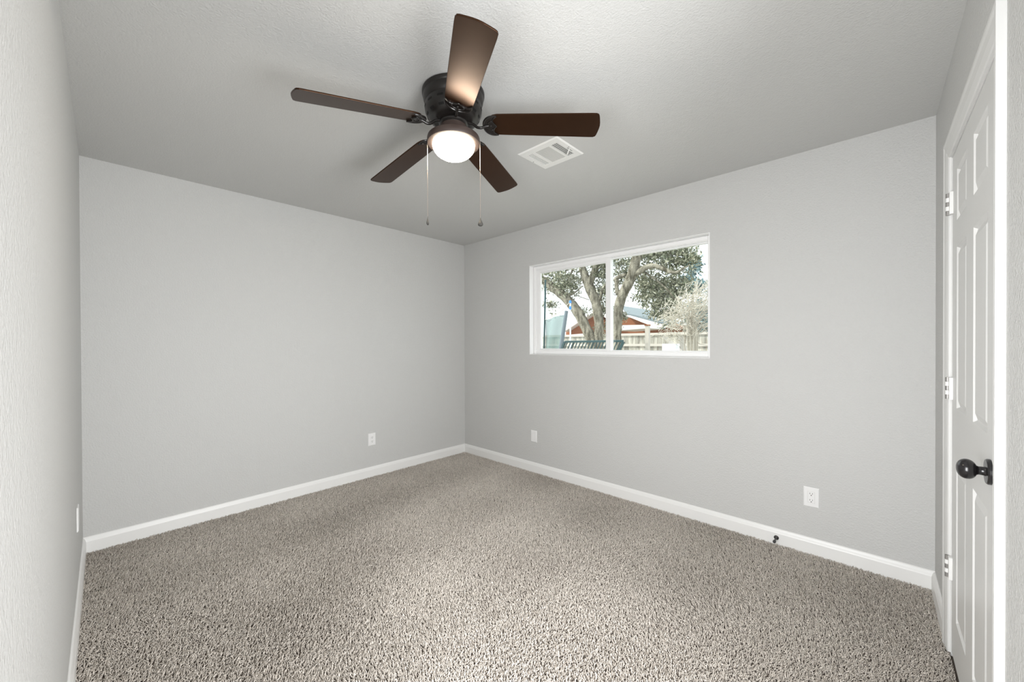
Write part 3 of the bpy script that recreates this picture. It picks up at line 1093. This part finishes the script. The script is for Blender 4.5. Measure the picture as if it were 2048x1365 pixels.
# white pole with blue end
r = item('pole', 'white pole with a bright blue tip standing in the left window pane', 'pole', 1140.5, 5.0)
p = at(1140.5, 606, 5.0)
bm = bmesh.new()
tube(bm, [(p.x, p.y, GZ), (p.x, p.y, p.z)], 0.019, 12)
child('shaft', bm, 'pole', r, smooth=True)
bm = bmesh.new()
lathe(bm, [(0, 0.06), (0.022, 0.055), (0.032, 0.02), (0.030, -0.005), (0.020, -0.012), (0, -0.012)], 16, Matrix.Translation(p))
child('cap', bm, 'blue', r, smooth=True)
bm = bmesh.new()
q = at(1141.5, 616, 5.0)
lathe(bm, [(0, 0.04), (0.026, 0.035), (0.026, -0.04), (0, -0.045)], 16, Matrix.Translation(Vector((p.x, p.y, q.z))))
child('collar', bm, 'blue', r, smooth=True)

# netted play enclosure at the far left
r = item('play_enclosure', 'grey-green netted play enclosure with slanted padded posts, far left in the window', 'play enclosure', 1105, 4.2)
bm = bmesh.new()
pa, pb = at(1120, 708, 4.2), at(1133, 622, 4.2)
dn = (pa - pb) / (pa.z - pb.z)
tube(bm, [pa - dn * (pa.z - GZ), pa, pb], [0.05, 0.05, 0.04], 12)
child('padded_post', bm, 'pad', r, smooth=True)
bm = bmesh.new()
pc, pd_ = at(1088, 708, 4.4), at(1091, 560, 4.4)
dn = (pc - pd_) / (pc.z - pd_.z)
tube(bm, [pc - dn * (pc.z - GZ), pc, pd_], 0.022, 12)
child('padded_post', bm, 'teal', r, smooth=True)
bm = bmesh.new()
qs = [at(1091, 640, 4.4), at(1133, 628, 4.2), at(1120, 712, 4.2), at(1088, 712, 4.4)]
gridv = []
for i in range(9):
    row = []
    for j in range(9):
        u_, v_ = i / 8, j / 8
        pt = qs[0].lerp(qs[1], u_).lerp(qs[3].lerp(qs[2], u_), v_)
        row.append(bm.verts.new(pt + Vector((0, 0.05 * math.sin(u_ * 9 + v_ * 2), 0))))
    gridv.append(row)
for i in range(8):
    for j in range(8):
        bm.faces.new((gridv[i][j], gridv[i + 1][j], gridv[i + 1][j + 1], gridv[i][j + 1]))
o = child('net', bm, 'net', r, smooth='all')
sd = o.modifiers.new('thick', 'SOLIDIFY')
sd.thickness = 0.004
bm = bmesh.new()
tube(bm, smooth_path([at(1090, 640, 4.4), at(1106, 632, 4.3), at(1124, 622, 4.2), at(1138, 606, 4.3)], 4), 0.008, 8)
child('top_rope', bm, 'leafdry', r, smooth=True)

# dark teal railing with slanted slats
ry = 2.4
r = item('slatted_railing', 'dark teal railing with slanted slats at the bottom of the window', 'railing', 1190, ry)
bm = bmesh.new()
beam(bm, at(1130, 684, ry), at(1247, 682.5, ry), 0.022, 0.035)
child('top_rail', bm, 'teal', r, bevel=0.003)
ends = [(1130, 1121), (1247, 1236)]
for xt, xb_ in ends:
    bm = bmesh.new()
    a, b_ = at(xt, 684, ry), at(xb_, 706, ry)
    d = (b_ - a)
    beam(bm, a, a + d * ((a.z - GZ) / (a.z - b_.z)), 0.035)
    child('post', bm, 'teal', r)
zlow = at(1190, 730, ry).z
for k in range(17):
    xt = 1135 + k * 6.6
    bm = bmesh.new()
    a, b_ = at(xt, 684, ry + .01), at(xt - 9, 706, ry + .01)
    d = b_ - a
    beam(bm, a, a + d * ((a.z - zlow) / (a.z - b_.z)), 0.017 if k not in (8, 2) else 0.045, 0.012)
    child('slat', bm, 'teal', r)
bm = bmesh.new()
a, b_ = at(1128, 730, ry), at(1242, 728, ry)
beam(bm, (a.x - .1, a.y, zlow), (b_.x, b_.y, zlow), 0.022, 0.035)
child('bottom_rail', bm, 'teal', r)

# leaning boards and the sheet stacked by the fence
for (lab, p0, p1, wdt, mt, Yb) in (('long pale board leaning down to the right before the fence', (1327, 672), (1366, 708), 0.10, 'lumber', 8.2),
                              ('short stout board leaning left beside the dry bush', (1361, 672), (1370, 708), 0.14, 'lumber', 8.6),
                              ('narrow board leaning right beside the dry bush', (1382, 676), (1374, 700), 0.07, 'lumber', 9.1)):
    a, b_ = at(*p0, Yb), at(*p1, Yb)
    d = b_ - a
    bm = bmesh.new()
    e = a + d * ((a.z - GZ) / (a.z - b_.z))
    if abs(d.x / d.z) > 0.8:
        e = a + d * 1.25
        e.z = max(e.z, GZ)
    beam(bm, a, e, 0.035, wdt)
    o = make('leaning_board', bm, mt)
    tag(o, lab, 'board', 'boards leaning by the fence')
bm = bmesh.new()
a, b_ = at(1324, 690, 7.9), at(1358, 690, 7.9)
box(bm, (a.x, 7.9, GZ), (b_.x, 7.95, at(1340, 688, 7.9).z))
tag(make('panel_sheet', bm, 'pole', bevel=0.005), 'white sheet standing upright below the long leaning board', 'panel')
